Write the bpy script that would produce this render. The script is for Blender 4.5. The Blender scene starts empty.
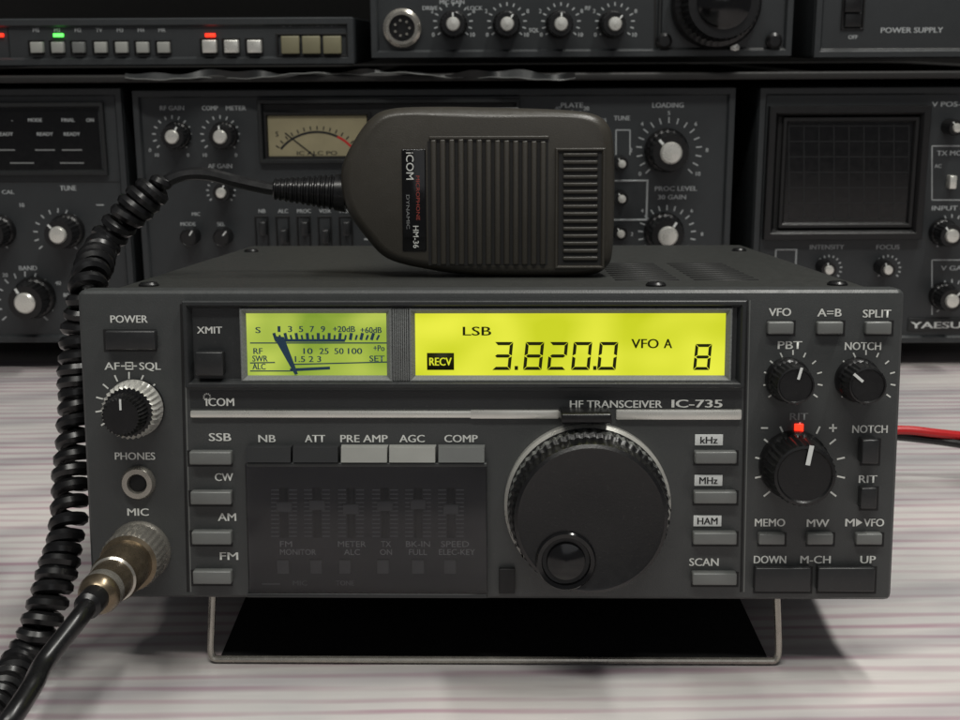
import bpy, bmesh, math, random
import numpy as np
from mathutils import Matrix, Vector
random.seed(4)
sc=bpy.context.scene
sc.unit_settings.system='METRIC'; sc.unit_settings.scale_length=0.01   # 1 unit = 1 cm
sc.view_settings.view_transform='Standard'; sc.view_settings.look='None'; sc.view_settings.exposure=0
COL=sc.collection

# ---------------------------------------------------------------- camera calibration
FPX=1303.0
W=24.1
def axes(p):
    pitch,yaw,roll=p[3],p[4],p[5]
    f=np.array([math.sin(yaw)*math.cos(pitch),math.cos(yaw)*math.cos(pitch),-math.sin(pitch)])
    r=np.cross(f,[0,0,1.0]); r/=np.linalg.norm(r); u=np.cross(r,f)
    r2=r*math.cos(roll)+u*math.sin(roll); u2=u*math.cos(roll)-r*math.sin(roll)
    return f,r2,u2
def proj(p,P):
    f,r,u=axes(p); d=np.array(P)-p[:3]
    z=d@f
    return [480+FPX*(d@r)/z,360-FPX*(d@u)/z]
obs=[77,291,906,289,891,601,91,598]
def res(p):
    H=p[6]; out=[]
    for P in ((-W/2,0,H),(W/2,0,H),(W/2,0,0),(-W/2,0,0)): out+=proj(p,P)
    return np.array(out)-np.array(obs)
p=np.array([0,-38,12.3,math.radians(7.9),0.0,0.0,9.1])
for it in range(40):
    r0=res(p); J=np.zeros((8,7))
    for k in range(7):
        q=p.copy(); e=1e-5; q[k]+=e; J[:,k]=(res(q)-r0)/e
    p=p-np.linalg.lstsq(J,r0,rcond=None)[0]
H=float(p[6])
f,r,u=axes(p)
camL=Matrix(((r[0],u[0],-f[0],p[0]),(r[1],u[1],-f[1],p[1]),(r[2],u[2],-f[2],p[2]),(0,0,0,1)))
PITCH=math.radians(13.8)
tilt=PITCH-float(p[3])
ZB=2.45
Rt=Matrix.Rotation(-tilt,4,'X')
fw=Rt@Vector(f); g=math.atan2(fw.x,fw.y)
FR=Matrix.Translation((0,0,ZB))@Matrix.Rotation(g,4,'Z')@Rt
CAM=FR@camL
CP=CAM.translation.copy()
def raydir(px,py):
    return (CAM.to_3x3()@Vector(((px-480)/FPX,(360-py)/FPX,-1))).normalized()
def on_y(px,py,y):
    d=raydir(px,py); t=(y-CP.y)/d.y; return CP+d*t
def on_z(px,py,z):
    d=raydir(px,py); t=(z-CP.z)/d.z; return CP+d*t

# ---------------------------------------------------------------- materials
def lin(c):
    o=[]
    for v in c:
        v=v/255.0
        o.append(v/12.92 if v<=.04045 else ((v+.055)/1.055)**2.4)
    return o
def mat(name,rgb,rough=.5,metal=0,var=.12,vs=1.2,bump=0.0,bs=30,emit=0,spec=.5,coat=0,dust=0):
    m=bpy.data.materials.new(name); m.use_nodes=True
    nt=m.node_tree; N=nt.nodes; L=nt.links
    b=N['Principled BSDF']; c=lin(rgb)+[1]
    tc=N.new('ShaderNodeTexCoord')
    nz=N.new('ShaderNodeTexNoise'); nz.inputs['Scale'].default_value=vs; nz.inputs['Detail'].default_value=3
    L.new(tc.outputs['Object'],nz.inputs['Vector'])
    mx=N.new('ShaderNodeMix'); mx.data_type='RGBA'
    mx.inputs[6].default_value=[v*(1-var) for v in c[:3]]+[1]
    mx.inputs[7].default_value=[min(1,v*(1+var)) for v in c[:3]]+[1]
    L.new(nz.outputs['Fac'],mx.inputs[0]); out=mx.outputs[2]
    if dust>0:
        nd=N.new('ShaderNodeTexNoise'); nd.inputs['Scale'].default_value=9; nd.inputs['Detail'].default_value=6; nd.inputs['Roughness'].default_value=.75
        L.new(tc.outputs['Object'],nd.inputs['Vector'])
        rp=N.new('ShaderNodeMapRange'); rp.inputs['From Min'].default_value=.58; rp.inputs['From Max'].default_value=.8; rp.inputs['To Max'].default_value=dust
        L.new(nd.outputs['Fac'],rp.inputs['Value'])
        m2=N.new('ShaderNodeMix'); m2.data_type='RGBA'; L.new(rp.outputs[0],m2.inputs[0]); L.new(out,m2.inputs[6]); m2.inputs[7].default_value=(.32,.31,.29,1); out=m2.outputs[2]
    L.new(out,b.inputs['Base Color'])
    b.inputs['Metallic'].default_value=metal
    b.inputs['Specular IOR Level'].default_value=spec
    b.inputs['Coat Weight'].default_value=coat
    mr=N.new('ShaderNodeMapRange'); mr.inputs['To Min'].default_value=max(0.03,rough-.1); mr.inputs['To Max'].default_value=min(1,rough+.12)
    nz2=N.new('ShaderNodeTexNoise'); nz2.inputs['Scale'].default_value=vs*2.7; nz2.inputs['Detail'].default_value=4
    L.new(tc.outputs['Object'],nz2.inputs['Vector']); L.new(nz2.outputs['Fac'],mr.inputs['Value']); L.new(mr.outputs[0],b.inputs['Roughness'])
    if bump>0:
        n3=N.new('ShaderNodeTexNoise'); n3.inputs['Scale'].default_value=bs; n3.inputs['Detail'].default_value=2
        L.new(tc.outputs['Object'],n3.inputs['Vector'])
        bp=N.new('ShaderNodeBump'); bp.inputs['Strength'].default_value=bump; bp.inputs['Distance'].default_value=.02
        L.new(n3.outputs['Fac'],bp.inputs['Height']); L.new(bp.outputs['Normal'],b.inputs['Normal'])
    if emit>0:
        L.new(mx.outputs[2],b.inputs['Emission Color']); b.inputs['Emission Strength'].default_value=emit
    return m
m_panel=mat('grey_plastic',(60,62,62),.42,bump=.3,bs=22,var=.1,dust=.12)
m_panel2=mat('dark_grey_plastic',(38,40,41),.4,bump=.2,bs=25,dust=.1)
m_case=mat('painted_case',(48,49,47),.42,bump=.6,bs=16,dust=.15)
m_seam=mat('seam_black',(12,12,13),.6)
m_black=mat('black_plastic',(17,17,18),.32,bump=.15,bs=20,dust=.08)
m_blackg=mat('glossy_black',(12,12,13),.12)
m_recess=mat('recess_grey',(32,33,34),.5)
m_key=mat('key_grey',(104,106,104),.35,dust=.1)
m_keyl=mat('key_light',(148,149,144),.36)
m_keym=mat('key_matte',(44,45,46),.6,spec=.25)
m_keyd=mat('key_dark',(35,36,37),.33,dust=.1)
m_text=mat('ink_light',(214,216,211),.6,var=.03)
m_textd=mat('ink_dim',(128,130,130),.6,var=.05)
m_white=mat('label_white',(215,218,216),.5,var=.03)
m_ink=mat('ink_black',(14,14,16),.5)
m_silver=mat('brushed_metal',(220,219,212),.28,metal=.6,var=.1)
m_chrome=mat('nickel_plate',(175,171,162),.24,metal=.8,var=.25,vs=3)
m_tanmetal=mat('tan_reflection_nickel',(118,106,88),.28,metal=.85,var=.35,vs=3)  # tan reflections of the nickel plug put into its base colour
m_grid=mat('ribbed_grey',(118,121,120),.5,bump=1,bs=14)
m_mic=mat('olive_plastic',(55,52,46),.36,bump=.3,bs=22,var=.09,dust=.12)
m_micd=mat('olive_dark',(20,19,18),.6)
m_rubber=mat('black_rubber',(18,18,19),.3,var=.2,dust=.06)
m_red=mat('red_insulation',(180,25,28),.4)
m_redled=mat('red_led',(255,40,20),.3,emit=3.0,var=.02)
m_grled=mat('green_led',(90,255,90),.3,emit=2.2,var=.02)
m_bg=mat('rack_paint',(43,46,48),.45,bump=.4,bs=14,var=.12,dust=.08)
m_bgd=mat('rack_paint_dark',(26,28,29),.45,bump=.3,bs=14)
m_bgt=mat('rack_ink',(170,174,175),.6,var=.04)
m_beige=mat('meter_card',(136,128,100),.6,emit=.05)
m_beigek=mat('beige_key',(118,114,90),.5)
m_lcdink=mat('lcd_segment',(40,42,14),.5,var=.02,spec=.1)
m_blueink=mat('meter_blue',(30,62,86),.5,var=.05)
m_wood=mat('shelf_board',(24,23,22),.6)
m_cell=mat('clear_film',(110,112,110),.35,var=.5,vs=.6)
m_inkred=mat('ink_red',(150,60,50),.5)
m_shade=mat('shade_black',(26,26,27),.75,bump=.5,bs=8,spec=.2,dust=.05)  # near-black colour standing in for shade beneath the radio

def lit(name,c1,c2,strength,scale):
    m=bpy.data.materials.new(name); m.use_nodes=True
    nt=m.node_tree; N=nt.nodes; L=nt.links; b=N['Principled BSDF']
    tc=N.new('ShaderNodeTexCoord'); mp=N.new('ShaderNodeMapping'); mp.inputs['Scale'].default_value=(scale,1,scale*1.4)
    nz=N.new('ShaderNodeTexNoise'); nz.inputs['Scale'].default_value=1; nz.inputs['Detail'].default_value=1
    cr=N.new('ShaderNodeValToRGB'); cr.color_ramp.elements[0].position=.35; cr.color_ramp.elements[1].position=.68
    cr.color_ramp.elements[0].color=lin(c1)+[1]; cr.color_ramp.elements[1].color=lin(c2)+[1]
    L.new(tc.outputs['Object'],mp.inputs['Vector']); L.new(mp.outputs[0],nz.inputs['Vector']); L.new(nz.outputs['Fac'],cr.inputs['Fac'])
    L.new(cr.outputs[0],b.inputs['Emission Color']); b.inputs['Emission Strength'].default_value=strength
    b.inputs['Base Color'].default_value=(.08,.09,.02,1); b.inputs['Roughness'].default_value=.2
    return m
m_lcd=lit('backlit_lcd',(200,208,22),(240,241,70),.96,.4)
m_meter=lit('backlit_meter',(132,162,50),(200,216,92),.85,.5)

def smoked():
    m=bpy.data.materials.new('smoked_acrylic'); m.use_nodes=True
    nt=m.node_tree; N=nt.nodes; L=nt.links
    for n in list(N): N.remove(n)
    o=N.new('ShaderNodeOutputMaterial'); a=N.new('ShaderNodeBsdfTransparent'); a.inputs[0].default_value=(.84,.84,.86,1)
    g=N.new('ShaderNodeBsdfGlossy'); g.inputs['Roughness'].default_value=.15; g.inputs[0].default_value=(.8,.8,.8,1)
    fr=N.new('ShaderNodeFresnel'); fr.inputs[0].default_value=1.5
    mx=N.new('ShaderNodeMixShader'); L.new(fr.outputs[0],mx.inputs[0]); L.new(a.outputs[0],mx.inputs[1]); L.new(g.outputs[0],mx.inputs[2]); L.new(mx.outputs[0],o.inputs[0])
    return m
m_smoke=smoked()

# ---------------------------------------------------------------- mesh builder
TXT={}
def textmesh(s):
    if s in TXT: return TXT[s]
    cu=bpy.data.curves.new('t','FONT'); cu.body=s; cu.size=1; cu.resolution_u=3
    ob=bpy.data.objects.new('t',cu)
    me=None
    try: me=bpy.data.meshes.new_from_object(ob)
    except Exception: me=None
    if me is None or len(me.vertices)==0:
        COL.objects.link(ob); dg=bpy.context.evaluated_depsgraph_get(); me=bpy.data.meshes.new_from_object(ob.evaluated_get(dg))
    vs=[(v.co.x,v.co.y) for v in me.vertices]; fs=[tuple(q.vertices) for q in me.polygons]
    bpy.data.objects.remove(ob); bpy.data.curves.remove(cu); bpy.data.meshes.remove(me)
    xs=[v[0] for v in vs]; ys=[v[1] for v in vs]
    TXT[s]=(vs,fs,min(xs),max(xs),min(ys),max(ys)); return TXT[s]

class B:
    def __init__(s): s.bm=bmesh.new(); s.mats=[]
    def mi(s,m):
        if m not in s.mats: s.mats.append(m)
        return s.mats.index(m)
    def raw(s,vs,fs,m,recalc=True):
        i=s.mi(m); V=[s.bm.verts.new(v) for v in vs]; F=[]
        for q in fs:
            try: fc=s.bm.faces.new([V[a] for a in q])
            except ValueError: continue
            fc.material_index=i; F.append(fc)
        if recalc and F: bmesh.ops.recalc_face_normals(s.bm,faces=F)
        return F
    def box(s,x0,x1,y0,y1,z0,z1,m,bev=0,seg=2):
        t=bmesh.new()
        bmesh.ops.create_cube(t,size=1)
        for v in t.verts:
            v.co=Vector(((x0+x1)/2+v.co.x*abs(x1-x0),(y0+y1)/2+v.co.y*abs(y1-y0),(z0+z1)/2+v.co.z*abs(z1-z0)))
        if bev>0:
            bev=min(bev,.45*min(abs(x1-x0),abs(y1-y0),abs(z1-z0)))
            bmesh.ops.bevel(t,geom=list(t.edges),offset=bev,segments=seg,profile=.6,affect='EDGES')
        t.verts.index_update()
        vs=[v.co.copy() for v in t.verts]; fs=[[v.index for v in q.verts] for q in t.faces]; t.free()
        s.raw(vs,fs,m,False)
    def lathe(s,cx,cz,prof,m,segs=40,flutes=0,fd=0,frange=(0,0),y0=0):
        n=len(prof); vs=[]
        for k,pp in enumerate(prof):
            for a in range(segs):
                th=2*math.pi*a/segs; rr=pp[0]
                if flutes and frange[0]<=k<=frange[1]: rr-=fd*(.5+.5*math.cos(th*flutes))
                vs.append((cx+rr*math.cos(th),y0-pp[1],cz+rr*math.sin(th)))
        groups={}
        for k in range(n-1):
            mm=prof[k+1][2] if len(prof[k+1])>2 else m
            groups.setdefault(mm,[])
            for a in range(segs):
                b2=(a+1)%segs
                groups[mm].append((k*segs+a,k*segs+b2,(k+1)*segs+b2,(k+1)*segs+a))
        V=[s.bm.verts.new(v) for v in vs]; F=[]
        for mm,fs in groups.items():
            i=s.mi(mm)
            for q in fs:
                fc=s.bm.faces.new([V[a] for a in q]); fc.material_index=i; F.append(fc)
        if prof[-1][0]>.0001:
            fc=s.bm.faces.new([V[(n-1)*segs+a] for a in range(segs)]); fc.material_index=s.mi(prof[-1][2] if len(prof[-1])>2 else m); F.append(fc)
        bmesh.ops.recalc_face_normals(s.bm,faces=F)
    def ring(s,x0,x1,z0,z1,t,w0,w1,m,sl=.08,yo=0):
        def R(a,w): return [(x0+a,yo-w,z0+a),(x1-a,yo-w,z0+a),(x1-a,yo-w,z1-a),(x0+a,yo-w,z1-a)]
        b=.03
        vs=R(0,w0)+R(0,w1-b)+R(b,w1)+R(t-b,w1)+R(t,w1-b)+R(t+sl,w0); fs=[]
        for k in range(5):
            for a in range(4):
                c=(a+1)%4; fs.append((k*4+a,k*4+c,k*4+4+c,k*4+4+a))
        s.raw(vs,fs,m,True)
    def tube(s,pts,r,m,segs=8,cap=True,rf=None):
        pts=[Vector(q) for q in pts]; n=len(pts); T=[]
        for i in range(n):
            a=pts[max(0,i-1)]; c=pts[min(n-1,i+1)]; T.append((c-a).normalized())
        nrm=T[0].orthogonal().normalized(); vs=[]
        for i in range(n):
            nrm=(nrm-T[i]*nrm.dot(T[i])).normalized(); bn=T[i].cross(nrm)
            rr=r if rf is None else rf(i/(n-1))
            for k in range(segs):
                th=2*math.pi*k/segs; vs.append(pts[i]+(nrm*math.cos(th)+bn*math.sin(th))*rr)
        fs=[]
        for i in range(n-1):
            for k in range(segs):
                c=(k+1)%segs; fs.append((i*segs+k,i*segs+c,(i+1)*segs+c,(i+1)*segs+k))
        if cap: fs.append(tuple(range(segs))); fs.append(tuple((n-1)*segs+k for k in range(segs)))
        s.raw(vs,fs,m,True)
    def done(s,name,parent=None,label=None,sharp=.6,xf=None):
        if xf is not None:
            for v in s.bm.verts: v.co=xf@v.co
        for q in s.bm.faces: q.smooth=True
        for e in s.bm.edges:
            if len(e.link_faces)==2 and e.calc_face_angle(0)>sharp: e.smooth=False
        me=bpy.data.meshes.new(name); s.bm.to_mesh(me); s.bm.free()
        for m in s.mats: me.materials.append(m)
        ob=bpy.data.objects.new(name,me); COL.objects.link(ob)
        if parent: ob.parent=parent
        if label: ob['label']=label
        return ob

class Dev:
    def __init__(s,name,F,label,cat,group=None):
        s.F=F; s.Fi=F.inverted(); s.R3=s.Fi.to_3x3()
        s.root=bpy.data.objects.new(name,None); COL.objects.link(s.root); s.root.matrix_world=F
        s.root.empty_display_size=1
        s.root['label']=label; s.root['category']=cat
        if group: s.root['group']=group
        s.o=s.Fi@CP
        s.P=B()
    def p(s,px,py,w=0):
        d=s.R3@raydir(px,py); t=(-w-s.o.y)/d.y; q=s.o+d*t; return q.x,q.z
    def rect(s,x0,y0,x1,y1,w):
        ym=(y0+y1)/2; xm=(x0+x1)/2
        return s.p(x0,ym,w)[0],s.p(x1,ym,w)[0],s.p(xm,y1,w)[1],s.p(xm,y0,w)[1]
    def scale(s,px,py,w=0):
        return (s.p(px+10,py,w)[0]-s.p(px,py,w)[0])/10
    def box(s,b,x0,y0,x1,y1,w0,w1,m,bev=.03):
        X0,X1,Z0,Z1=s.rect(x0,y0,x1,y1,w1); b.box(X0,X1,-w1,-w0,Z0,Z1,m,bev)
    def ring(s,b,x0,y0,x1,y1,t,w0,w1,m,sl=.08):
        X0,X1,Z0,Z1=s.rect(x0,y0,x1,y1,w1); b.ring(X0,X1,Z0,Z1,t*s.scale(x0,y0,w1),w0,w1,m,sl)
    def plate(s,b,x0,y0,x1,y1,w,m):
        X0,X1,Z0,Z1=s.rect(x0,y0,x1,y1,w); b.raw([(X0,-w,Z0),(X1,-w,Z0),(X1,-w,Z1),(X0,-w,Z1)],[(0,1,2,3)],m,False)
    def line(s,b,x0,y0,x1,y1,t,w,m):
        a=Vector(s.p(x0,y0,w)); c=Vector(s.p(x1,y1,w)); d=(c-a).normalized(); k=t*s.scale(x0,y0,w)/2; nn=Vector((-d.y,d.x))*k
        q=[a+nn,a-nn,c-nn,c+nn]
        b.raw([(v.x,-w,v.y) for v in q],[(0,1,2,3)],m,False)
    def text(s,b,t,cx,cy,h,w=None,m=None,off=.015,rot=0,bold=1):
        vs,fs,xa,xb,ya,yb=textmesh(t)
        X,Z=s.p(cx,cy,off); sc_=s.scale(cx,cy,off)
        sy=h*sc_/.70
        if w: sx=w*sc_/(xb-xa)
        else: sx=sy
        c,sn=math.cos(rot),math.sin(rot)
        ymid=.35
        for k in range(1+bold):
            out=[]; dx=(k-bold/2)*.045*sy; o2=off+k*.0015
            for v in vs:
                x=(v[0]-(xa+xb)/2)*sx+dx; z=(v[1]-ymid)*sy
                out.append((X+x*c-z*sn,-o2,Z+x*sn+z*c))
            b.raw(out,fs,m or m_text,False)
    def ticks(s,b,cx,cy,r0,r1,n,a0,a1,t,m,off=.012):
        for k in range(n):
            a=math.radians(a0+(a1-a0)*k/(n-1))
            s.line(b,cx+r0*math.cos(a),cy-r0*math.sin(a),cx+r1*math.cos(a),cy-r1*math.sin(a),t,off,m)
    def button(s,x0,y0,x1,y1,h,m,name='button',bev=.05,label=None):
        b=B(); s.box(b,x0,y0,x1,y1,-.05,h,m,bev)
        return b.done(name,s.root,label)
    def slot(s,x0,y0,x1,y1,g=1.6,w=.013):
        s.plate(s.P,x0-g,y0-g,x1+g,y1+g,w,m_seam)
    def knob(s,cx,cy,r,h,body=None,cap=None,name='knob',pointer=None,flutes=24,skirt=None,capr=.6,label=None):
        body=body or m_black
        X,Z=s.p(cx,cy,h); R=r*s.scale(cx,cy,h); b=B(); 
        prof=[]
        if skirt:
            prof+=[(R*skirt,0),(R*skirt,h*.18),(R*skirt*.94,h*.26)]
            f0=3
        else:
            prof+=[(R*1.02,0)]; f0=1
        prof+=[(R*1.03,h*.3),(R,h*.9),(R*.93,h)]
        fr=(f0,f0+1)
        if cap: prof+=[(R*capr,h),(R*capr,h*1.06,cap),(R*capr*.85,h*1.12,cap),(0.0002,h*1.14,cap)]
        else: prof+=[(R*.85,h*1.01),(R*.8,h*.97),(0.0002,h*.97)]
        b.lathe(X,Z,prof,body,segs=max(48,flutes*4),flutes=flutes,fd=R*.07,frange=fr)
        if pointer is not None:
            a=math.radians(pointer[0]); mm=pointer[1]; tw=R*.07
            d=Vector((math.cos(a),math.sin(a))); n_=Vector((-d.y,d.x))*tw; c=Vector((X,Z)); w=h*1.02+.01
            r_in=.35 if not cap else capr+.04; r_out=.97 if not cap else .93
            q=[c+d*R*r_in+n_,c+d*R*r_in-n_,c+d*R*r_out-n_,c+d*R*r_out+n_]
            b.raw([(v.x,-w,v.y) for v in q],[(0,1,2,3)],mm,False)
        return b.done(name,s.root,label)

# ================================================================ TRANSCEIVER
R=Dev('radio_transceiver',FR,'dark grey desktop radio with yellow lit display on a wire stand','radio')
P=R.P
P.box(-W/2,W/2,0,1.1,0,H,m_panel,.22,3)
R.line(P,181,304,188,592,2.5,.012,m_seam); R.line(P,747,300,741,592,2.5,.012,m_seam)
R.line(P,184,304,191,592,1.2,.012,m_key); R.line(P,750,300,744,592,1.2,.012,m_key)
R.ring(P,183,301,746,388,5,0,.28,m_panel2,.1)
R.plate(P,188,306,741,383,.02,m_panel2)
R.ring(P,240,308,392,382,3,0,.2,m_grid,.12)
R.ring(P,409,308,732,382,3,0,.2,m_grid,.12)
for k in range(8): R.box(P,393+k*2,309,394.2+k*2,381,.0,.2,m_grid,.01)
R.plate(P,390,308,411,382,.1,m_grid)
R.text(P,'XMIT',209.5,330,7,25,off=.03)
R.plate(P,190,391,742,408,.015,m_panel2)
R.text(P,'ICOM',220,402,8,28,off=.03)
R.ticks(P,207,397,2.5,4,12,0,360,1.2,m_text,.03)
R.text(P,'HF TRANSCEIVER',616,404,7.5,92,off=.03,bold=1); R.text(P,'IC-735',697,403.5,8,50,off=.03,bold=2)
R.box(P,190,411,560,418,0,.14,m_silver,.05); R.box(P,616,410,742,420,0,.16,m_silver,.05)
R.box(P,470,410.5,559,419,0,.15,m_silver,.05)
R.text(P,'POWER',129,319,7.5,37)
R.text(P,'AF',112,366,7.5,15); R.text(P,'SQL',150,366,7.5,21)
R.line(P,121,366,125,366,1.2,.015,m_text); R.line(P,133,366,137,366,1.2,.015,m_text); R.ring(P,125,362,133,370,1.3,.0,.03,m_text,.0); R.line(P,127,366,131,366,1.2,.02,m_text)
R.ticks(P,129,406,27,34,11,-35,215,1.6,m_text)
R.text(P,'PHONES',135,456,7.5,40); R.text(P,'MIC',138,512,7.5,21)
for t,x,y in (('SSB',220,437),('CW',224,477),('AM',227,517),('FM',229,556)): R.text(P,t,x,y,8,22 if t=='SSB' else 18)
for t,x,w in (('NB',267,17),('ATT',315,20),('PRE AMP',364,47),('AGC',412,25),('COMP',461,33)): R.text(P,t,x,438.5,7.5,w)
for t,x,y,w in (('kHz',709,440,17),('MHz',708.5,480.5,18),('HAM',707.5,521,20)):
    R.box(P,x-14,y-5.5,x+14,y+5.5,0,.03,m_white,.01); R.text(P,t,x,y,7,w,m_ink,.04)
R.text(P,'SCAN',704,562,8,29)
for t,x,y,w in (('VFO',780,312,22),('A=B',829.5,312.5,24),('SPLIT',877,313.5,28),('PBT',790,345,24),('NOTCH',863,346,36),('NOTCH',870,429,35),('RIT',868,479,18),
    ('MEMO',770,522.5,30),('MW',818,523,22),('DOWN',770,559.5,32),('M-CH',815.5,559.5,30),('UP',868,559.5,15)):
    R.text(P,t,x,y,8,w)
R.text(P,'M',850,522.5,8,9); R.text(P,'VFO',874,522.5,8,20)
xa,za=R.p(856,518.5,.015); xb,zb=R.p(856,526.5,.015); xc,zc=R.p(862.5,522.5,.015)
P.raw([(xa,-.015,za),(xb,-.015,zb),(xc,-.015,zc)],[(0,1,2)],m_text,False)
R.text(P,'RIT',799,416.5,7.5,18,m_textd)
R.line(P,761,428,768,428,1.6,.015,m_text); R.line(P,829,428,837,428,1.6,.015,m_text); R.line(P,833,424,833,432,1.6,.015,m_text)
R.ticks(P,793,380,25,30,11,-35,215,1.5,m_text); R.ticks(P,866,380,25,30,11,-35,215,1.5,m_text)
R.ticks(P,800,468,38,46,11,-38,218,1.8,m_text)
R.plate(P,247,466,487,597,.015,m_recess)
def slider(x):
    b=B()
    R.box(b,x-4,488,x+4,538,.02,.05,m_seam,.0)
    for k in range(12):
        y=490+k*4.2
        R.line(b,x-13,y,x-5,y,1.3,.03,m_textd); R.line(b,x+5,y,x+13,y,1.3,.03,m_textd)
    y=511+random.uniform(-7,7)
    R.box(b,x-8,y-5,x+8,y+5,.05,.13,m_key,.03)
    return b.done('slider',R.root)
for x in (284,317,351,385,418,451): slider(x)
for t,x,y,w in (('FM',286,541,12),('MONITOR',298,549,36),('METER',352,541,28),('ALC',352,549,16),('TX',386,541,10),('ON',386,549,12),('BK-IN',418,541,24),('FULL',418,549,18),('SPEED',455,541,28),('ELEC-KEY',457,549,36)):
    R.text(P,t,x,y+3,6,w,m_text,.03,bold=0)
for x in (283,316,345,383,418,450): R.button(x-6,560,x+6,574,.08,m_key,bev=.02)
R.line(P,262,584,280,584,1.2,.03,m_textd); R.text(P,'MIC',300,583,5,14,m_textd,.03); R.text(P,'TONE',345,583,5,18,m_textd,.03)
for y in (452,492,532,571.5): R.slot(189+(y-452)*.03,y,231,y+13)
for y in (452,492,533,573.5): R.slot(695-(y-452)*.02,y,737,y+12)
for x in (781,830.5,879): R.slot(x-13,322,x+13,334.5)
for x in (772,820.5,869.5): R.slot(x-13,534,x+13,545)
for q in ((755,568,811,592),(818,568,875,592),(862,440,879,464),(861,488,877,509),(105,331,155,350)): R.slot(*q)
ob=P.done('front_panel',R.root)
b=B()
b.box(-W/2+.35,W/2-.35,1.1,24.5,.12,H-.16,m_case,.18,3)
for k in range(9):
    for s_ in (0,1):
        x=4.1+s_*2.6; y=5+k*.9; b.box(x,x+2.1,y,y+.35,H-.2,H-.145,m_seam,.0)
b.done('case',R.root)
for x,y in ((-10.8,3.2),(10.9,3.2),(5.2,3.0),(-10.8,20),(10.8,20)):
    b=B(); b.lathe(0,0,[(.32,0),(.32,.05),(.25,.12),(.08,.12),(.07,.06),(0.0002,.06)],m_black,segs=20)
    b.done('screw',R.root,xf=Matrix.Translation((x,y,H-.16))@Matrix.Rotation(-math.pi/2,4,'X'))
for x in (-9.5,9.5):
    b=B(); b.lathe(0,0,[(.7,0),(.75,.1),(.6,.52),(0.0002,.52)],m_rubber,segs=28)
    b.done('foot',R.root,xf=Matrix.Translation((x,20,.14))@Matrix.Rotation(math.pi/2,4,'X'))
def smooth(pts,n=10,closed=False):
    pts=[Vector(q) for q in pts]; out=[]; N_=len(pts)
    rng=range(N_) if closed else range(N_-1)
    for i in rng:
        if closed: a,b_,c,d=[pts[(i+k)%N_] for k in (-1,0,1,2)]
        else: a,b_,c,d=pts[max(0,i-1)],pts[i],pts[i+1],pts[min(N_-1,i+2)]
        for k in range(n):
            t=k/n; out.append(.5*((2*b_)+(c-a)*t+(2*a-5*b_+4*c-d)*t*t+(3*b_-a-3*c+d)*t**3))
    if not closed: out.append(pts[-1])
    return out
zl=.14
bl=on_z(210,659,zl); br=on_z(779,661,zl)
FRi=FR.inverted()
tl=FR@Vector((R.p(206,600)[0]+.0,1.0,.2)); tr=FR@Vector((R.p(783,602)[0],1.0,.2))
def lerp(a,b_,t): return a+(b_-a)*t
pts=[tl]+[lerp(tl,bl,.75)]
c0=lerp(tl,bl,.8); c1=lerp(bl,br,.012); 
for k in range(7):
    t=k/6; pts.append((c0*(1-t)**2)+(bl*2*t*(1-t))+(c1*t*t))
c2=lerp(bl,br,.988); c3=lerp(tr,br,.8)
for k in range(7):
    t=k/6; pts.append((c2*(1-t)**2)+(br*2*t*(1-t))+(c3*t*t))
pts.append(tr)
b=B(); b.tube(pts,.11,m_chrome,10); b.done('stand',R.root,xf=FRi)

def seven(b,dev,ch,x0,y0,wd,ht,t,w,m,sl=.1):
    S={'0':'abcdef','8':'abcdefg','3':'abcdg','2':'abdeg'}[ch]
    def pt(u,v): return dev.p(x0+u+sl*(ht-v),y0+v,w)
    def poly(q): b.raw([(X,-w,Z) for X,Z in (pt(*k) for k in q)],[tuple(range(len(q)))],m,False)
    g=.35; h2=ht/2
    if 'a' in S: poly([(g,0),(wd-g,0),(wd-g-t,t),(g+t,t)])
    if 'd' in S: poly([(g+t,ht-t),(wd-g-t,ht-t),(wd-g,ht),(g,ht)])
    if 'g' in S: poly([(g+t*.4,h2),(g+t,h2-t/2),(wd-g-t,h2-t/2),(wd-g-t*.4,h2),(wd-g-t,h2+t/2),(g+t,h2+t/2)])
    if 'f' in S: poly([(0,g),(t,g+t),(t,h2-g-t*.5),(0,h2-g)])
    if 'e' in S: poly([(0,h2+g),(t,h2+g+t*.5),(t,ht-g-t),(0,ht-g)])
    if 'b' in S: poly([(wd,g),(wd,h2-g),(wd-t,h2-g-t*.5),(wd-t,g+t)])
    if 'c' in S: poly([(wd,h2+g),(wd,ht-g),(wd-t,ht-g-t),(wd-t,h2+g+t*.5)])
b=B()
R.plate(b,412,311,731,380,.05,m_lcd)
w=.06
R.text(b,'LSB',477,331,9,28,m_lcdink,w)
R.box(b,427,353,454,370,.05,.058,m_lcdink,0); R.text(b,'RECV',440.5,361.5,8,22,m_lcd,.066)
for ch,x in (('3',492),('8',523),('2',547),('0',571),('0',597)): seven(b,R,ch,x,342,18.5,28,3.2,w,m_lcdink)
for x in (516,594.5): R.plate(b,x-1.4,366,x+2.0,370,w+.001,m_lcdink)
R.text(b,'VFO',645,343.5,9.5,27,m_lcdink,w); R.text(b,'A',668,343.5,9.5,8,m_lcdink,w)
seven(b,R,'8',693,344,16.5,26,3,w,m_lcdink)
b.done('frequency_display',R.root,'backlit yellow LCD showing 3.820.0 in dark digits')
b=B()
R.plate(b,244,311,389,380,.05,m_meter)
R.line(b,250,343,388,343,1.2,.06,m_blueink)
for t,x,w_,y in (('S',258,5,330),('1',279,2.5,329),('3',290,4,329),('5',301,4,329),('7',312,4,329),('9',323,4,329),('+20dB',344,22,329),('+60dB',371,21,330)): R.text(b,t,x,y,6,w_,m_blueink,.06)
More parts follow.
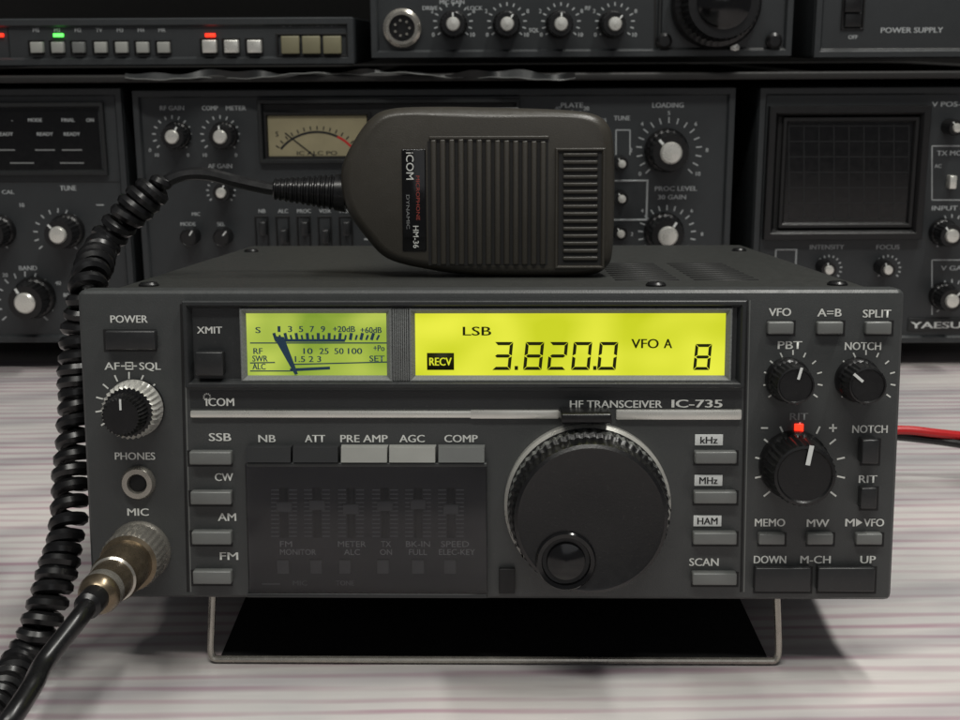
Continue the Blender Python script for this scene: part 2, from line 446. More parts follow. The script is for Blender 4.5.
for k in range(20):
    x=276+k*5.3
    R.line(b,x,340,x+(k-9)*.25,333+(2 if k%2 else 0),2.0 if k%2 else 3.0,.06,m_blueink)
R.line(b,275,340.5,345,340.5,2.8,.062,m_blueink)
for t,x,y,w_ in (('RF',258,351,9),('SWR',260,358.5,15),('ALC',259,366.5,13),('10',308,351,9),('25',324,351,9),('50',339,351,9),('100',355,351,14),('1.5 2 3',308,359,26),('SET',377,358.5,15),('+Po',379,348,11)): R.text(b,t,x,y,6,w_,m_blueink,.06)
R.line(b,290,364.5,388,362,1.2,.06,m_blueink); R.line(b,250,363,275,362.5,1.2,.06,m_blueink); R.line(b,250,371,290,371,1.2,.06,m_blueink); R.line(b,290,370,330,368,3,.06,m_blueink)
x1,z1=R.p(273,336,.08); x2,z2=R.p(284,337,.08); x3,z3=R.p(298,374,.08); x4,z4=R.p(295,375,.08)
b.raw([(x1,-.08,z1),(x2,-.08,z2),(x3,-.08,z3),(x4,-.08,z4)],[(0,1,2,3)],m_blueink,False)
b.done('signal_meter',R.root,'green backlit analogue signal meter with blue wedge needle')

R.button(105,331,155,350,.28,m_keyd,label='wide dark power button')
R.button(195,352,223,376,.35,m_keyd)
for y in (452,492,532,571.5): R.button(189+(y-452)*.03,y,231,y+13,.3,m_key)
for x0,x1,mm in ((246,292,m_keym),(293,339,m_keym),(341,388,m_keyl),(389,436,m_keyl),(438,485,m_key)):
    b=B(); X0,X1,Z0,Z1=R.rect(x0,447,x1,462,.2)
    b.raw([(X0,0,Z0),(X1,0,Z0),(X1,0,Z1+.03),(X0,0,Z1+.03),(X0+.02,-.40,Z0+.03),(X1-.02,-.40,Z0+.03),(X1-.02,-.30,Z1),(X0+.02,-.30,Z1)],
          [(4,5,6,7),(0,1,5,4),(1,2,6,5),(2,3,7,6),(3,0,4,7)],mm); b.done('button',R.root)
for y in (452,492,533,573.5): R.button(695-(y-452)*.02,y,737,y+12,.3,m_key)
for x in (781,830.5,879): R.button(x-13,322,x+13,334.5,.25,m_key)
for x in (772,820.5,869.5): R.button(x-13,534,x+13,545,.25,m_key)
R.button(755,568,811,592,.3,m_keyd); R.button(818,568,875,592,.3,m_keyd)
R.button(862,440,879,464,.45,m_keyd); R.button(861,488,877,509,.35,m_keyd)
b=B(); R.box(b,499,569,515,594,.0,.2,m_seam,.03); b.done('switch',R.root)
b=B(); R.box(b,247,464,487,597,.14,.24,m_smoke,.03); b.done('hinged_door',R.root,'smoked transparent door over the slider controls')
b=B(); R.box(b,247,463,487,467,.1,.3,m_panel,.03); b.done('door_rail',R.root)
b=B(); R.box(b,247,594,487,598,.02,.26,m_panel2,.02); b.done('door_rail',R.root)
b=B(); R.box(b,794.5,424,803.5,433,0,.05,m_redled,.02); b.done('indicator_light',R.root,'glowing red square indicator light')
X,Z=R.p(591,520,1.9); kr=79*R.scale(591,520,1.9)
b=B()
b.lathe(X,Z,[(kr*1.10,0,m_key),(kr*1.10,.32,m_silver),(kr*1.06,.45,m_silver),(kr*1.03,.46,m_seam),(kr*1.03,.58,m_seam),(kr*1.06,.6,m_key),(kr*1.05,.95,m_key),(kr*1.0,1.05,m_black),(kr,1.7,m_black),(kr*.975,1.84,m_black),(kr*.93,1.9,m_black),(kr*.9,1.88,m_black),(kr*.3,1.86,m_black),(0.0002,1.86,m_black)],m_black,segs=240,flutes=60,fd=.05,frange=(5,8))
for k in range(40):
    a=2*math.pi*k/40; c,s_=math.cos(a),math.sin(a); r1=kr*1.065
    p0=Vector((X+r1*c,-.62,Z+r1*s_)); tt=Vector((-s_,0,c))*.05
    q=[p0+tt,p0-tt,p0-tt+Vector((0,-.3,0)),p0+tt+Vector((0,-.3,0))]
    b.raw(q,[(0,1,2,3)],m_seam,False)
kn=b.done('tuning_knob',R.root,'large black main tuning knob with finger dimple')
X2,Z2=R.p(566,561,1.9); dr=30*R.scale(566,561,1.9)
b=B(); b.lathe(X2,Z2,[(dr,1.8),(dr,1.95),(dr*.95,2.0),(dr*.82,1.98),(dr*.78,1.85),(dr*.66,1.84),(dr*.62,2.0),(dr*.3,2.08),(0.0002,2.1)],m_blackg,segs=64); b.done('finger_dimple',kn)
b=B(); R.box(b,561,414,612,424,0,1.1,m_black,.06); b.done('brake_lever',R.root)
R.knob(796,386,20,1.2,m_black,skirt=1.15,pointer=(75,m_white)); R.knob(868,386,20,1.2,m_black,skirt=1.15,pointer=(140,m_white))
R.knob(805,476,33,1.5,m_black,skirt=1.1,pointer=(80,m_white),flutes=32)
X,Z=R.p(121,417,1.5); s1=R.scale(121,417,1.5)
b=B()
b.lathe(X,Z,[(30*s1,0,m_black),(30*s1,.15,m_black),(29*s1,.25,m_silver),(29*s1,.7,m_silver),(26*s1,.82,m_silver),(21*s1,.84,m_black),(22*s1,.9,m_black),(21*s1,1.4,m_black),(19*s1,1.5,m_black),(0.0002,1.5,m_black)],m_black,segs=128,flutes=32,fd=.06,frange=(2,8))
b.raw([(X-.03,-1.52,Z+.2),(X+.03,-1.52,Z+.2),(X+.03,-1.52,Z+.52),(X-.03,-1.52,Z+.52)],[(0,1,2,3)],m_white,False)
b.done('knob',R.root,'dual volume knob with silver outer ring')
X,Z=R.p(137,484,.2); s1=R.scale(137,484,.2)
b=B(); b.lathe(X,Z,[(17*s1,0),(17*s1,.12),(15*s1,.22),(10*s1,.22),(8.5*s1,.1),(8*s1,-.3,m_seam),(0.0002,-.3,m_seam)],m_chrome,segs=48)
b.lathe(X,Z,[(8.5*s1,.11,m_seam),(7*s1,.13,m_seam),(0.0002,.12,m_seam)],m_seam,segs=32); b.done('headphone_jack',R.root)
X,Z=R.p(140,551,0); s1=R.scale(140,551,0)
MICX,MICZ=X,Z
b=B(); b.lathe(X,Z,[(31*s1,0),(31*s1,.1),(29*s1,.2),(22*s1,.22)],m_chrome,segs=48); b.done('microphone_socket',R.root)

# ================================================================ HAND MICROPHONE
d=FRi.to_3x3()@raydir(500,278); o=FRi@CP; t=((H-.16)-o.z)/d.z; yy=(o+d*t).y
FM=FR@Matrix.Translation((0,yy,H-.16))
MD=Dev('hand_microphone',FM,'ribbed olive grey microphone with coiled black cord on the radio','microphone')
outl=[(342,196),(343,172),(354,148),(371,125),(392,115),(440,113),(500,114),(560,116),(592,120),(607,130),(613,150),(614,200),(612,256),(606,272),(590,280),(540,282),(480,281),(430,275),(388,264),(365,241),(349,218)]
pl=[Vector((MD.p(x,y,-.7)[0],MD.p(x,y,-.7)[1],0)) for x,y in outl]
pl=smooth(pl,6,True); cen=Vector((sum(v.x for v in pl)/len(pl),sum(v.y for v in pl)/len(pl),0))
zmin=min(v.y for v in pl)
b=B(); n=len(pl); vs=[]; lay=[(-2.9,.80),(-2.8,.88),(-2.45,.95),(-1.8,.985),(-1.15,1.0),(-1.1,.988),(-1.0,.988),(-.95,1.0),(-.55,1.0),(-.3,.985),(-.12,.955),(-.02,.915),(0,.89)]
for w_,s_ in lay:
    for v in pl:
        q=v-cen; ln=q.length; k=1-(1-s_)*(3.6/ln) if ln>0 else 1
        vs.append((cen.x+q.x*k,-w_,cen.y+q.y*k-zmin))
fs=[]
for k in range(len(lay)-1):
    for a in range(n):
        c=(a+1)%n; fs.append((k*n+a,k*n+c,(k+1)*n+c,(k+1)*n+a))
fs.append(tuple(range(n))); fs.append(tuple((len(lay)-1)*n+a for a in range(n)))
b.raw(vs,fs,m_mic,True)
body=b.done('body',MD.root,sharp=1.0)
b=B()
MD.plate(b,428,141,548,265,.01,m_micd)
for k in range(13):
    x=431+k*9.1; MD.box(b,x,139+(abs(k-3)*.25),x+5.6,265,-.03,.11,m_mic,.05)
MD.box(b,429,136,549,139.5,-.03,.09,m_mic,.03); 
b.done('grille',MD.root)
b=B(); MD.ring(b,555,148,605,269,3,-.03,.1,m_mic,.03); MD.plate(b,558,151,602,266,.01,m_micd)
for k in range(15):
    y=153+k*7.4; MD.box(b,563,y,598,y+4,-.03,.08,m_mic,.04)
b.done('side_grille',MD.root)
b=B(); MD.box(b,402,149,426,251,-.05,.05,m_blackg,.05)
MD.text(b,'iCOM',410,166,7.5,27,m_text,.062,rot=-math.pi/2,bold=0); MD.text(b,'MICROPHONE',418,198,3.6,44,m_inkred,.062,rot=-math.pi/2,bold=0)
MD.text(b,'HM-36',416,237,5.5,22,m_text,.062,rot=-math.pi/2,bold=0); MD.text(b,'DYNAMIC',408,212,3.2,34,m_textd,.062,rot=-math.pi/2,bold=0)
b.done('name_plate',MD.root,'glossy black name plate with small white lettering')
b=B(); X0,X1,Z0,Z1=MD.rect(455,118,585,131,-2.5)
b.box(X0,X1,2.0,3.3,Z1-3.5,Z1+.15,m_mic,.3,3); b.done('hanger_boss',MD.root)
b=B(); X0,X1,Z0,Z1=MD.rect(430,111,520,120,-1.5)
b.box(X0,X1,1.3,2.3,Z0,Z1+.12,m_micd,.12,3); b.done('talk_button',MD.root)
FMi=FM.inverted()
def MW(px,py,y): return on_y(px,py,y)
y0=(FM@Vector((0,1.3,0))).y
a0=MW(346,193,y0); a1=MW(274,189,y0)
b=B(); pp=[lerp(a0,a1,k/60) for k in range(61)]
b.tube(pp,.5,m_rubber,20,rf=lambda t:(.66-.30*t)*(1 if (t<.12) else (.88+.12*(1 if int(t*26)%2 else 0))))
b.done('strain_relief',MD.root,xf=FMi)
path=[a1,MW(262,187,y0),MW(235,181,y0),MW(205,174,y0-.2),MW(178,176,y0-.4),MW(153,191,y0-.6),MW(128,215,y0-.8),MW(103,246,y0-1),MW(88,285,4.6),MW(80,330,4.4),MW(77,380,4.0),MW(75,430,3.4),MW(72,480,2.6),MW(67,530,1.6),MW(55,580,.6),MW(40,625,-.2),on_z(20,665,.78),on_z(-8,708,.75),on_z(-50,750,.75),on_z(-90,800,.75)]
sp=smooth(path,40)
L=[0]
for i in range(1,len(sp)): L.append(L[-1]+(sp[i]-sp[i-1]).length)
tot=L[-1]; step=.03; S=[]; j=0; x=0
while x<tot:
    while L[j+1]<x: j+=1
    t=(x-L[j])/(L[j+1]-L[j]); S.append(lerp(sp[j],sp[j+1],t)); x+=step
n=len(S); T=[(S[min(n-1,i+1)]-S[max(0,i-1)]).normalized() for i in range(n)]
nr=T[0].orthogonal().normalized(); hp=[]; ph=0
for i in range(n):
    nr=(nr-T[i]*nr.dot(T[i])).normalized(); bn=T[i].cross(nr)
    s_=i*step
    amp=min(1,max(0,(s_-3.6)/.7)); amp=amp*amp*(3-2*amp)
    R_=.40*amp*(1+.07*math.sin(s_*1.7)+.04*math.sin(s_*4.1)); pitch=.49+.07*math.sin(s_*.9)+.06*math.sin(s_*2.3)
    ph+=2*math.pi*step/pitch
    hp.append(S[i]+(nr*math.cos(ph)+bn*math.sin(ph))*R_)
b=B(); b.tube(hp,.22,m_rubber,8); b.done('coiled_cord',MD.root,xf=FMi)
def PL(v): return FR@Vector(v)
b=B()
segsp=[(.88,.15,m_chrome),(.9,.25,m_chrome),(.9,1.15,m_chrome),(.84,1.25,m_chrome),(.72,1.3,m_tanmetal),(.7,2.6,m_tanmetal),(.66,2.75,m_tanmetal),(.6,2.8,m_chrome),(.58,3.6,m_tanmetal),(.58,4.0,m_chrome),(.5,4.25,m_tanmetal),(.38,4.35,m_tanmetal),(.36,5.0,m_rubber),(.25,5.1,m_rubber),(.0002,5.1,m_rubber)]
b.lathe(MICX,MICZ,segsp,m_chrome,segs=120,flutes=30,fd=.045,frange=(1,2))
b.done('plug',MD.root,'nickel plated screw-on cord plug with tan reflections painted on barrel',xf=FMi@FR)
c=[PL((MICX,-4.9,MICZ)),PL((MICX-.05,-5.8,MICZ-.15)),PL((MICX-.5,-7.0,MICZ-.8)),on_y(30,690,-8),on_y(-5,740,-9.2),on_z(-60,800,.4)]
b=B(); b.tube(smooth(c,12),.26,m_rubber,12); b.done('cord_end',MD.root,xf=FMi)

# ================================================================ POWER LEADS
e=bpy.data.objects.new('power_lead',None); COL.objects.link(e); e['label']='red and black power lead running behind the radio'; e['category']='cable'
yl=17
e.location=on_y(930,440,yl); e.location.z=0; Ei=Matrix.Translation(e.location).inverted()
b=B(); b.tube(smooth([on_y(860,431,yl),on_y(905,430,yl),on_y(935,433,yl),on_y(975,437,yl+.3),on_y(1040,442,yl+1)],10),.19,m_red,10); b.done('red_wire',e,xf=Ei)
b=B(); b.tube(smooth([on_y(860,433,yl+.4),on_y(905,437,yl+.3),on_y(940,441,yl+.1),on_y(975,446,yl),on_y(1040,453,yl)],10),.19,m_rubber,10); b.done('black_wire',e,xf=Ei)

# ================================================================ RACK BEHIND
YB=38.0
def bdev(name,x0,y0,x1,y1,label,cat,yb=YB,depth=26,m=None):
    c0=on_y((x0+x1)/2,y1,yb)
    F=Matrix.Translation((c0.x,yb,c0.z))
    D=Dev(name,F,label,cat)
    X0,X1,Z0,Z1=D.rect(x0,y0,x1,y1,0)
    m=m or m_bg
    D.P.box(X0,X1,0,depth,Z0,Z1,m,.25,3)
    D.P.ring(X0+.05,X1-.05,Z0+.05,Z1-.05,.35,-.02,.22,m,.1)
    D.ext=(X0,X1,Z0,Z1)
    return D
def feet(D,h):
    X0,X1,Z0,Z1=D.ext
    for x in (X0+2,X1-2):
        for y in (2,22):
            b=B(); b.lathe(0,0,[(.9,0),(.95,.1),(.8,h),(0.0002,h)],m_rubber,segs=24)
            b.done('foot',D.root,xf=Matrix.Translation((x,y,0.02))@Matrix.Rotation(math.pi/2,4,'X'))
TB=m_bgt
def bk(D,x,y,r,h=1.6,ticks=True,rr=None,cap=m_silver):
    D.knob(x,y,r,h,m_black,cap=cap,skirt=1.18 if r>9 else None,capr=.58,flutes=20,pointer=(random.uniform(40,140),m_white))
    if ticks: D.ticks(D.P,x-(0.0),y-2,r*1.35,r*1.65,13,-40,220,1.3,TB)

D=bdev('tuning_unit',-215,88,131,343,'dark grey receiver cabinet with knobs and a black readout window','radio')
feet(D,1.2)
p_=D.P
D.ring(p_,-120,103,105,176,4,0,.3,m_bgd); D.plate(p_,-114,108,100,171,.02,m_blackg)
for x,t in ((12,'-'),(35,'MODE'),(68,'FINAL'),(90,'ON')): D.text(p_,t,x,120,3.5,None,TB,.03)
for x in (5,45,72): D.text(p_,'READY',x,134,3.5,16,m_bgt,.03); D.line(p_,x-10,150,x+10,150,1.2,.03,m_textd)
for x in (-40,10,60): D.line(p_,x,163,x+24,163,1.2,.03,m_textd)
D.text(p_,'TUNE',68,188,5,16,TB)
D.text(p_,'CAL',8,192,4,12,TB)
bk(D,58,235,15,1.8); bk(D,25,303,18,1.8); bk(D,-10,235,14)
D.text(p_,'10',22,205,4,None,TB);D.text(p_,'BAND',28,268,4.5,18,TB); D.text(p_,'40',58,283,4,None,TB); D.text(p_,'80',66,295,4,None,TB); D.text(p_,'20',5,275,4,None,TB)
for x,y in ((100,205),(100,330)): D.line(p_,x-4,y,x+4,y,1,.012,TB)
D.line(p_,-10,182,128,182,1,.012,m_seam)
D.P.done('front_panel',D.root)

D=bdev('base_transceiver',140,88,731,343,'large dark grey vintage radio with analogue meter and many knobs','radio')
feet(D,1.2); p_=D.P
D.ring(p_,258,99,520,163,4,0,.35,m_bgd); D.plate(p_,263,104,515,158,.02,m_seam)
b=B(); D.plate(b,268,116,367,158,.06,m_beige)
D.ring(b,264,112,371,160,3,.03,.25,m_black,.05)
for k in range(15):
    a=math.radians(35+110*k/14); D.line(b,317+46*math.cos(a),172-42*math.sin(a),317+50*math.cos(a),172-46*math.sin(a),1.2,.07,m_ink)
for k in range(20):
    a=math.radians(35+110*k/20); a2=math.radians(35+110*(k+1)/20); D.line(b,317+44*math.cos(a),172-40*math.sin(a),317+44*math.cos(a2),172-40*math.sin(a2),2.2,.07,m_ink if k>4 else m_red)
D.line(b,317,158,285,133,1.2,.09,m_ink); D.text(b,'S',277,134,5,None,m_ink,.07); D.text(b,'IC ALC PO',317,153,4,40,m_ink,.07)
b.done('analogue_meter',D.root,'beige analogue meter face with black arc scale')
D.plate(p_,380,118,512,156,.03,m_blackg)
D.text(p_,'RF GAIN',172,108,4.5,24,TB); D.text(p_,'COMP',210,108,4.5,16,TB); D.text(p_,'METER',236,108,4.5,20,TB)
bk(D,172,137,12,1.4); bk(D,220,137,12,1.4); bk(D,221,193,9,1.2)
for x,y in ((157,155),(188,155),(205,155),(236,155),(150,150)): D.text(p_,'10' if x%2 else '0',x,y,3.5,None,TB)
D.text(p_,'AF GAIN',220,166,4.5,24,TB); D.text(p_,'MIC',196,214,3.5,None,TB)
for x in (188,221): bk(D,x,238,9,1.0,False,cap=None)
for k,x in enumerate((262,283,304,325,346)):
    D.ring(p_,x-7,216,x+7,250,1.5,0,.06,m_seam,.02)
    D.button(x-3.5,222+(k%2)*8,x+3.5,236+(k%2)*8,.7,m_keyd,'switch',.08); D.text(p_,('NB','ALC','PROC','VOX','MOX')[k],x,211,3.8,None,TB)
    D.text(p_,'OFF',x,254,3.5,None,TB)
for k,x in enumerate((188,221)): D.text(p_,('MODE','SEL')[k],x,224,3.8,None,TB)
D.text(p_,'PLATE',572,105,5,22,TB); D.text(p_,'TUNE',622,118,4.5,16,TB)
bk(D,572,152,22,2.0)
D.ticks(p_,572,146,30,36,17,-20,200,1.3,TB)
for a,t in ((150,'80'),(110,'40'),(70,'20'),(40,'15')): D.text(p_,t,572+42*math.cos(math.radians(a)),146-40*math.sin(math.radians(a)),4,None,TB)
D.text(p_,'LOADING',668,105,5,31,TB)
bk(D,671,153,19,2.0,False); D.ticks(p_,669,150,27,33,17,-45,225,1.3,TB)
for a,t in ((-40,'10'),(0,'8'),(45,'6'),(90,'5'),(135,'4'),(180,'2'),(220,'0')): D.text(p_,t,669+38*math.cos(math.radians(a)),150-37*math.sin(math.radians(a)),4,None,TB)
bk(D,622,164,7,1.2,False); bk(D,622,199,7,1.2,False); bk(D,621,234,7,1.0,False)
D.ring(p_,609,180,648,221,1.6,0,.08,m_bgt,.02)
for x0,y0,x1,y1 in ((616,130,616,155),(616,130,630,130),(630,130,630,155)): D.line(p_,x0,y0,x1,y1,1.1,.012,TB)
D.text(p_,'PROC LEVEL',676,188.5,4.6,42,TB); D.text(p_,'30 GAIN',672,197,4.4,28,TB)
bk(D,668,236,17,1.8,False); D.ticks(p_,667,234,24,29,17,-45,225,1.3,TB)
for a,t in ((0,'8'),(45,'6'),(135,'4'),(180,'2')): D.text(p_,t,667+35*math.cos(math.radians(a)),234-33*math.sin(math.radians(a)),3.6,None,TB)
bk(D,430,245,40,2.4,True)
D.P.done('front_panel',D.root)

D=bdev('monitor_scope',753,86,1085,343,'dark grey monitor oscilloscope with square black screen','oscilloscope')
feet(D,1.2); p_=D.P
b=B(); D.ring(b,767,106,927,240,7,0,.55,m_black,.25); D.ring(b,781,117,916,228,4,0,.3,m_black,.1); D.plate(b,770,110,922,236,.03,m_seam)
D.plate(b,786,122,911,223,.06,m_blackg)
for k in range(9): D.line(b,789+k*15,124,789+k*15,221,.7,.07,m_bgd)
for k in range(7): D.line(b,788,126+k*15.4,909,126+k*15.4,.7,.07,m_bgd)
b.done('screen',D.root,'square black scope screen in a thick bevelled frame')
D.text(p_,'INTENSITY',827,247,4.6,34,TB); D.text(p_,'FOCUS',888,247,4.6,23,TB)
bk(D,829,270,8,1.3,True); bk(D,888,270,8,1.3,True)
D.text(p_,'V POS-SCALE',960,104,4.8,56,TB); bk(D,957,128,8,1.3,False); D.text(p_,'TX MONITOR',962,153,4.8,50,TB)
for x0,y0,x1,y1 in ((932,146,932,200),(932,146,990,146),(932,200,990,200)): D.line(p_,x0,y0,x1,y1,1,.012,TB)
D.text(p_,'AC',938,166,3.6,None,TB); D.button(950,176,957,189,.6,m_silver,'switch')
D.text(p_,'INPUT LEVEL',958,208,4.6,52,TB); bk(D,952,236,12,1.6,True)
for x0,y0,x1,y1 in ((932,260,932,315),(932,260,990,260)): D.line(p_,x0,y0,x1,y1,1,.012,TB)
D.text(p_,'V GAIN',956,268,4.6,30,TB); bk(D,952,301,12,1.6,True)
D.ring(p_,775,249,797,268,1.2,0,.06,TB,.02)
D.box(p_,908,318,966,331,0,.08,m_bgd,.03); D.text(p_,'YAESU',936,325,6.5,50,m_white,.1,bold=2)
for t,x,y in (('H POS',790,285),('SWEEP',840,295),('SYNC',890,295)): D.text(p_,t,x,y,4,None,TB)
bk(D,840,318,10,1.3,False); bk(D,888,318,10,1.3,False)
D.P.done('front_panel',D.root)

zt=on_y(480,72,YB).z; zs0=on_y(480,84,YB).z
b=B(); b.box(-34,34,YB-1.2,YB+30,zs0+.2,zt-.05,m_wood,.1)
sh=b.done('shelf_board'); sh['label']='dark shelf board carrying the upper row of equipment'; sh['category']='shelf'
b=B(); n=90; vs=[]
for i in range(n+1):
    px=125+(575-125)*i/n
    top=on_y(px,72+2*math.sin(i*.23)+1.5*math.sin(i*.6+1),YB-1.35-.2*math.sin(i*.3))
    bt=on_y(px,76+3*math.sin(i*.09+.5)+1.2*math.sin(i*.31)+.4*math.sin(i*1.1),YB-1.5-.35*math.sin(i*.25))
    vs+= [top,bt]
b.raw(vs,[(2*i,2*i+1,2*i+3,2*i+2) for i in range(n)],m_bgd,False)
edge=[vs[2*i+1] for i in range(n+1)]
b.tube(edge,.028,m_cell,6)
sh=b.done('plastic_sheet'); sh['label']='wrinkled thin plastic sheet edge hanging from the shelf'; sh['category']='plastic sheet'

YT=YB-.3
D=bdev('control_unit',-120,18,355,66,'slim grey control unit with small keys and coloured lights','control unit',YT,20)
p_=D.P
D.ring(p_,8,25,352,60,1,0,.05,m_bgd,.02)
for x in (36,57,78,100,121,142,163):
    D.ring(p_,x-8,40,x+8,55,1.2,0,.1,m_seam,.02); D.button(x-6,42,x+6,53,.45,m_keyl if x!=78 else m_key,'button',.05)
for k,t in enumerate(('MS','M1','M2','TV','M3','M4','MR')): D.text(p_,t,36+k*21,30,3.8,None,TB)
for x in (209,231,254): D.ring(p_,x-9,38,x+9,55,1.2,0,.1,m_seam,.02); D.button(x-7,40,x+7,53,.5,m_silver,'button',.05)
D.text(p_,'CLEAR',233,24,4.4,17,TB); D.text(p_,'SHIFT',255,24,4.4,15,TB); D.text(p_,'TX',210,24,4.4,None,TB)
D.text(p_,'MEMORY',205,61,4,24,TB); D.text(p_,'FV-TUNE/MEM',243,61,4,40,TB); D.text(p_,'DOWN FAST  UP',310,24,4.6,56,TB); D.text(p_,'CHANNEL',100,61,4,28,TB)
D.ring(p_,276,33,348,57,2,0,.15,m_seam,.02)
for x in (290,311,332): D.button(x-9,36,x+9,54,.4,m_beigek,'button',.06)
for x,mm in ((58,m_grled),(210,m_redled),(-2,m_redled)):
    b=B(); D.box(b,x-5,33.5,x+5,37,0,.15,mm,.03); b.done('indicator_light',D.root)
D.P.done('front_panel',D.root)

D=bdev('upper_transceiver',369,-90,795,58,'dark grey radio cabinet with a row of silver capped knobs','radio',YT,24)
p_=D.P
X,Z=D.p(402,28,.3); s1=D.scale(402,28,.3)
b=B(); b.lathe(X,Z,[(19*s1,0),(19*s1,.3),(16*s1,.42),(13*s1,.42),(12.5*s1,.15,m_black),(0.0002,.15,m_black)],m_chrome,segs=40)
for k in range(7):
    a=k*math.pi*2/7; b.lathe(X+7.5*s1*math.cos(a),Z+7.5*s1*math.sin(a),[(1.3*s1,.15),(1.3*s1,.35),(.0002,.35)],m_chrome,segs=10)
b.done('microphone_socket',D.root)
for x in (453,507,561,615):
    bk(D,x,24,12,1.7,True)
    for a,t in ((-35,'10'),(30,'8'),(150,'2'),(215,'0')): D.text(p_,t,x+24*math.cos(math.radians(a)),22-22*math.sin(math.radians(a)),4,None,TB)
for t,x,y in (('MIC GAIN',452,2),('LOCK',475,8),('DRIVE',430,8),('SQL',534,30),('RF',588,8),('MIC',402,54)): D.text(p_,t,x,y,4,None,TB)
D.line(p_,655,-60,655,56,2.5,.012,m_seam); D.line(p_,380,50,650,50,1,.012,m_bgd)
D.ring(p_,659,-60,792,52,3,0,.2,m_bgd)
D.knob(724,2,38,2.6,m_black,cap=m_blackg,name='tuning_knob',skirt=1.22,flutes=40,capr=.7)
for x in (664,774):
    X,Z=D.p(x,41,.2); b=B(); b.lathe(X,Z,[(8*D.scale(x,41),0),(8*D.scale(x,41),.3),(5*D.scale(x,41),.45),(.0002,.45)],m_black,segs=24); b.done('screw',D.root)
X,Z=D.p(735,48,.2); b=B(); b.lathe(X,Z,[(.25,0),(.25,.2),(.0002,.25)],m_silver,segs=20); b.done('screw',D.root)
D.P.done('front_panel',D.root)

D=bdev('power_supply',815,-60,1050,58,'plain dark grey power supply cabinet with rocker switch','power supply',YT,24)
p_=D.P
D.ring(p_,822,-30,1040,50,1.5,0,.05,m_bgd,.02)
D.ring(p_,842,-6,865,30,2,0,.12,m_seam,.02); D.button(845,-3,862,12,.35,m_black,'switch'); D.button(845,13,862,27,.2,m_black,'switch')
D.text(p_,'POWER SUPPLY',912,30,5.2,62,TB); D.text(p_,'OFF',853,37,3.8,None,TB)
D.P.done('front_panel',D.root)

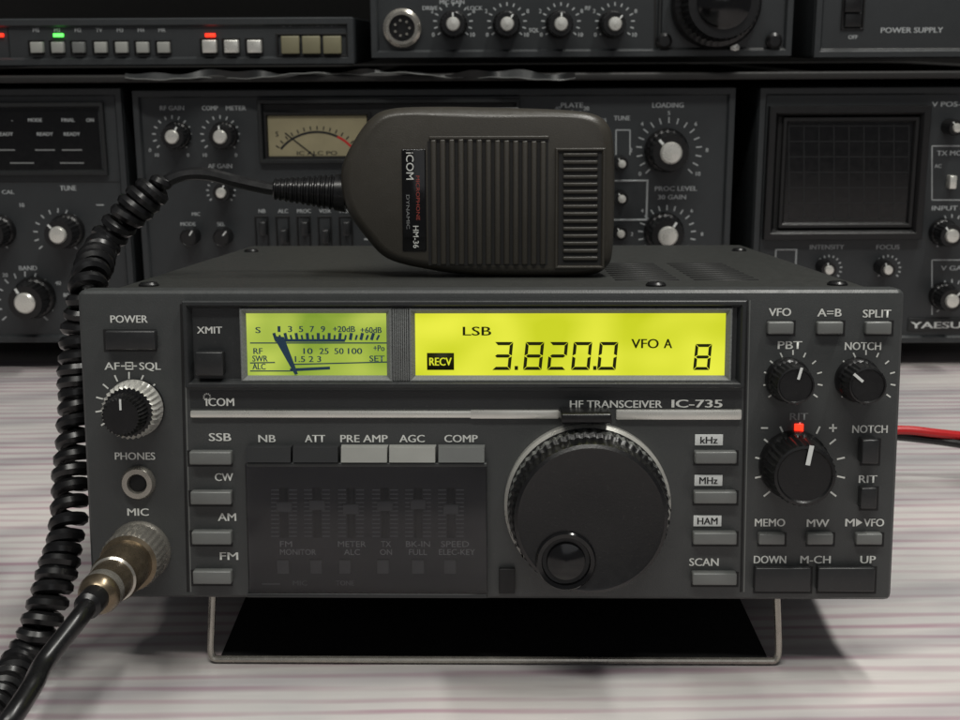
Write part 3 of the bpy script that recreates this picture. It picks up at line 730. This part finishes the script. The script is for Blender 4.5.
# ================================================================ TABLE + WALL
def table_mat():
    m=bpy.data.materials.new('streaked_vinyl'); m.use_nodes=True
    nt=m.node_tree; N=nt.nodes; L=nt.links; b=N['Principled BSDF']
    tc=N.new('ShaderNodeTexCoord')
    mp=N.new('ShaderNodeMapping'); mp.inputs['Rotation'].default_value=(0,0,math.radians(-5)); mp.inputs['Scale'].default_value=(.16,1,1)
    L.new(tc.outputs['Object'],mp.inputs['Vector'])
    wv=N.new('ShaderNodeTexWave'); wv.wave_type='BANDS'; wv.bands_direction='Y'; wv.inputs['Scale'].default_value=.42; wv.inputs['Distortion'].default_value=4.5; wv.inputs['Detail'].default_value=3; wv.inputs['Detail Scale'].default_value=.8
    L.new(mp.outputs[0],wv.inputs['Vector'])
    cr=N.new('ShaderNodeValToRGB'); e=cr.color_ramp.elements
    e[0].position=.0; e[0].color=(.44,.31,.36,1); e[1].position=.55; e[1].color=(.60,.575,.57,1)
    L.new(wv.outputs['Fac'],cr.inputs['Fac'])
    n1=N.new('ShaderNodeTexNoise'); n1.inputs['Scale'].default_value=.12; n1.inputs['Detail'].default_value=4
    L.new(tc.outputs['Object'],n1.inputs['Vector'])
    cr2=N.new('ShaderNodeValToRGB'); cr2.color_ramp.elements[0].position=.3; cr2.color_ramp.elements[0].color=(.76,.78,.78,1); cr2.color_ramp.elements[1].position=.7; cr2.color_ramp.elements[1].color=(1.05,1.03,1.0,1)
    L.new(n1.outputs['Fac'],cr2.inputs['Fac'])
    n2=N.new('ShaderNodeTexNoise'); n2.inputs['Scale'].default_value=.5; n2.inputs['Detail'].default_value=5
    L.new(mp.outputs[0],n2.inputs['Vector'])
    mr=N.new('ShaderNodeMapRange'); mr.inputs['From Min'].default_value=.35; mr.inputs['From Max'].default_value=.65; mr.inputs['To Max'].default_value=.9; L.new(n2.outputs['Fac'],mr.inputs['Value'])
    mxa=N.new('ShaderNodeMix'); mxa.data_type='RGBA'; L.new(mr.outputs[0],mxa.inputs[0]); mxa.inputs[7].default_value=(.58,.56,.55,1); L.new(cr.outputs[0],mxa.inputs[6])
    mx=N.new('ShaderNodeMix'); mx.data_type='RGBA'; mx.blend_type='MULTIPLY'; mx.inputs[0].default_value=1
    L.new(mxa.outputs[2],mx.inputs[6]); L.new(cr2.outputs[0],mx.inputs[7])
    mp3=N.new('ShaderNodeMapping'); mp3.inputs['Rotation'].default_value=(0,0,math.radians(62)); mp3.inputs['Scale'].default_value=(.3,.8,1); L.new(tc.outputs['Object'],mp3.inputs['Vector'])
    w2=N.new('ShaderNodeTexWave'); w2.inputs['Scale'].default_value=.11; w2.inputs['Distortion'].default_value=7; w2.inputs['Detail'].default_value=2; w2.inputs['Detail Scale'].default_value=.6; L.new(mp3.outputs[0],w2.inputs['Vector'])
    cr3=N.new('ShaderNodeValToRGB'); cr3.color_ramp.elements[0].color=(.78,.77,.80,1); cr3.color_ramp.elements[1].position=.4; cr3.color_ramp.elements[1].color=(1,1,1,1); L.new(w2.outputs['Fac'],cr3.inputs['Fac'])
    m4=N.new('ShaderNodeMix'); m4.data_type='RGBA'; m4.blend_type='MULTIPLY'; m4.inputs[0].default_value=1
    L.new(mx.outputs[2],m4.inputs[6]); L.new(cr3.outputs[0],m4.inputs[7]); L.new(m4.outputs[2],b.inputs['Base Color'])
    b.inputs['Roughness'].default_value=.4
    n3=N.new('ShaderNodeTexNoise'); n3.inputs['Scale'].default_value=1.3; L.new(mp.outputs[0],n3.inputs['Vector'])
    bp=N.new('ShaderNodeBump'); bp.inputs['Strength'].default_value=.25; bp.inputs['Distance'].default_value=.2; L.new(n3.outputs['Fac'],bp.inputs['Height']); L.new(bp.outputs[0],b.inputs['Normal'])
    return m
b=B(); b.box(-80,80,-60,69.5,-3,0,table_mat(),.2); tb=b.done('table_top'); tb['label']='pale table top with pinkish streaked covering'; tb['category']='table'
b=B(); b.box(-120,120,70,73,-3,120,mat('wall_dark',(30,30,29),.8),0); wl=b.done('wall'); wl['label']='dim dark wall behind the equipment'; wl['category']='wall'
# black sheet painting in the shade under the radio, between the stand legs
b=B(); b.box(bl.x+.25,br.x-.25,bl.y+.16,bl.y+16,.004,.03,m_shade,.01); pd=b.done('under_radio_shade'); pd['label']='flat black sheet painting in the shadow under the radio'; pd['category']='painted shadow'

# ================================================================ LIGHT
wd=bpy.data.worlds.new('World'); sc.world=wd; wd.use_nodes=True
wd.node_tree.nodes['Background'].inputs[0].default_value=(.95,.96,1,1); wd.node_tree.nodes['Background'].inputs[1].default_value=.10
def area(name,loc,target,sx,sy,power,col):
    l=bpy.data.lights.new(name,'AREA'); l.shape='RECTANGLE'; l.size=sx; l.size_y=sy; l.energy=power; l.color=col
    o_=bpy.data.objects.new(name,l); COL.objects.link(o_); o_.location=loc
    o_.rotation_euler=(Vector(target)-Vector(loc)).to_track_quat('-Z','Y').to_euler()
area('ceiling_tube',(45,5,140),(8,0,0),90,10,150000,(1,.985,.93))
area('ceiling_tube_near',(-15,-66,140),(0,0,5),90,9,118000,(1,.98,.92))
area('added_front_fill',(30,-190,80),(0,0,8),110,80,14000,(.98,.99,1))  # unseen fill light added behind the camera for metal reflections and front light

cam=bpy.data.cameras.new('camera'); co=bpy.data.objects.new('camera',cam); COL.objects.link(co)
co.matrix_world=CAM; cam.sensor_width=36; cam.lens=FPX/960*36; cam.clip_start=.5; cam.clip_end=1000
cam.dof.use_dof=True; cam.dof.focus_distance=(FR@Vector((1,-.5,4.5))-CP).length; cam.dof.aperture_fstop=.42
sc.camera=co
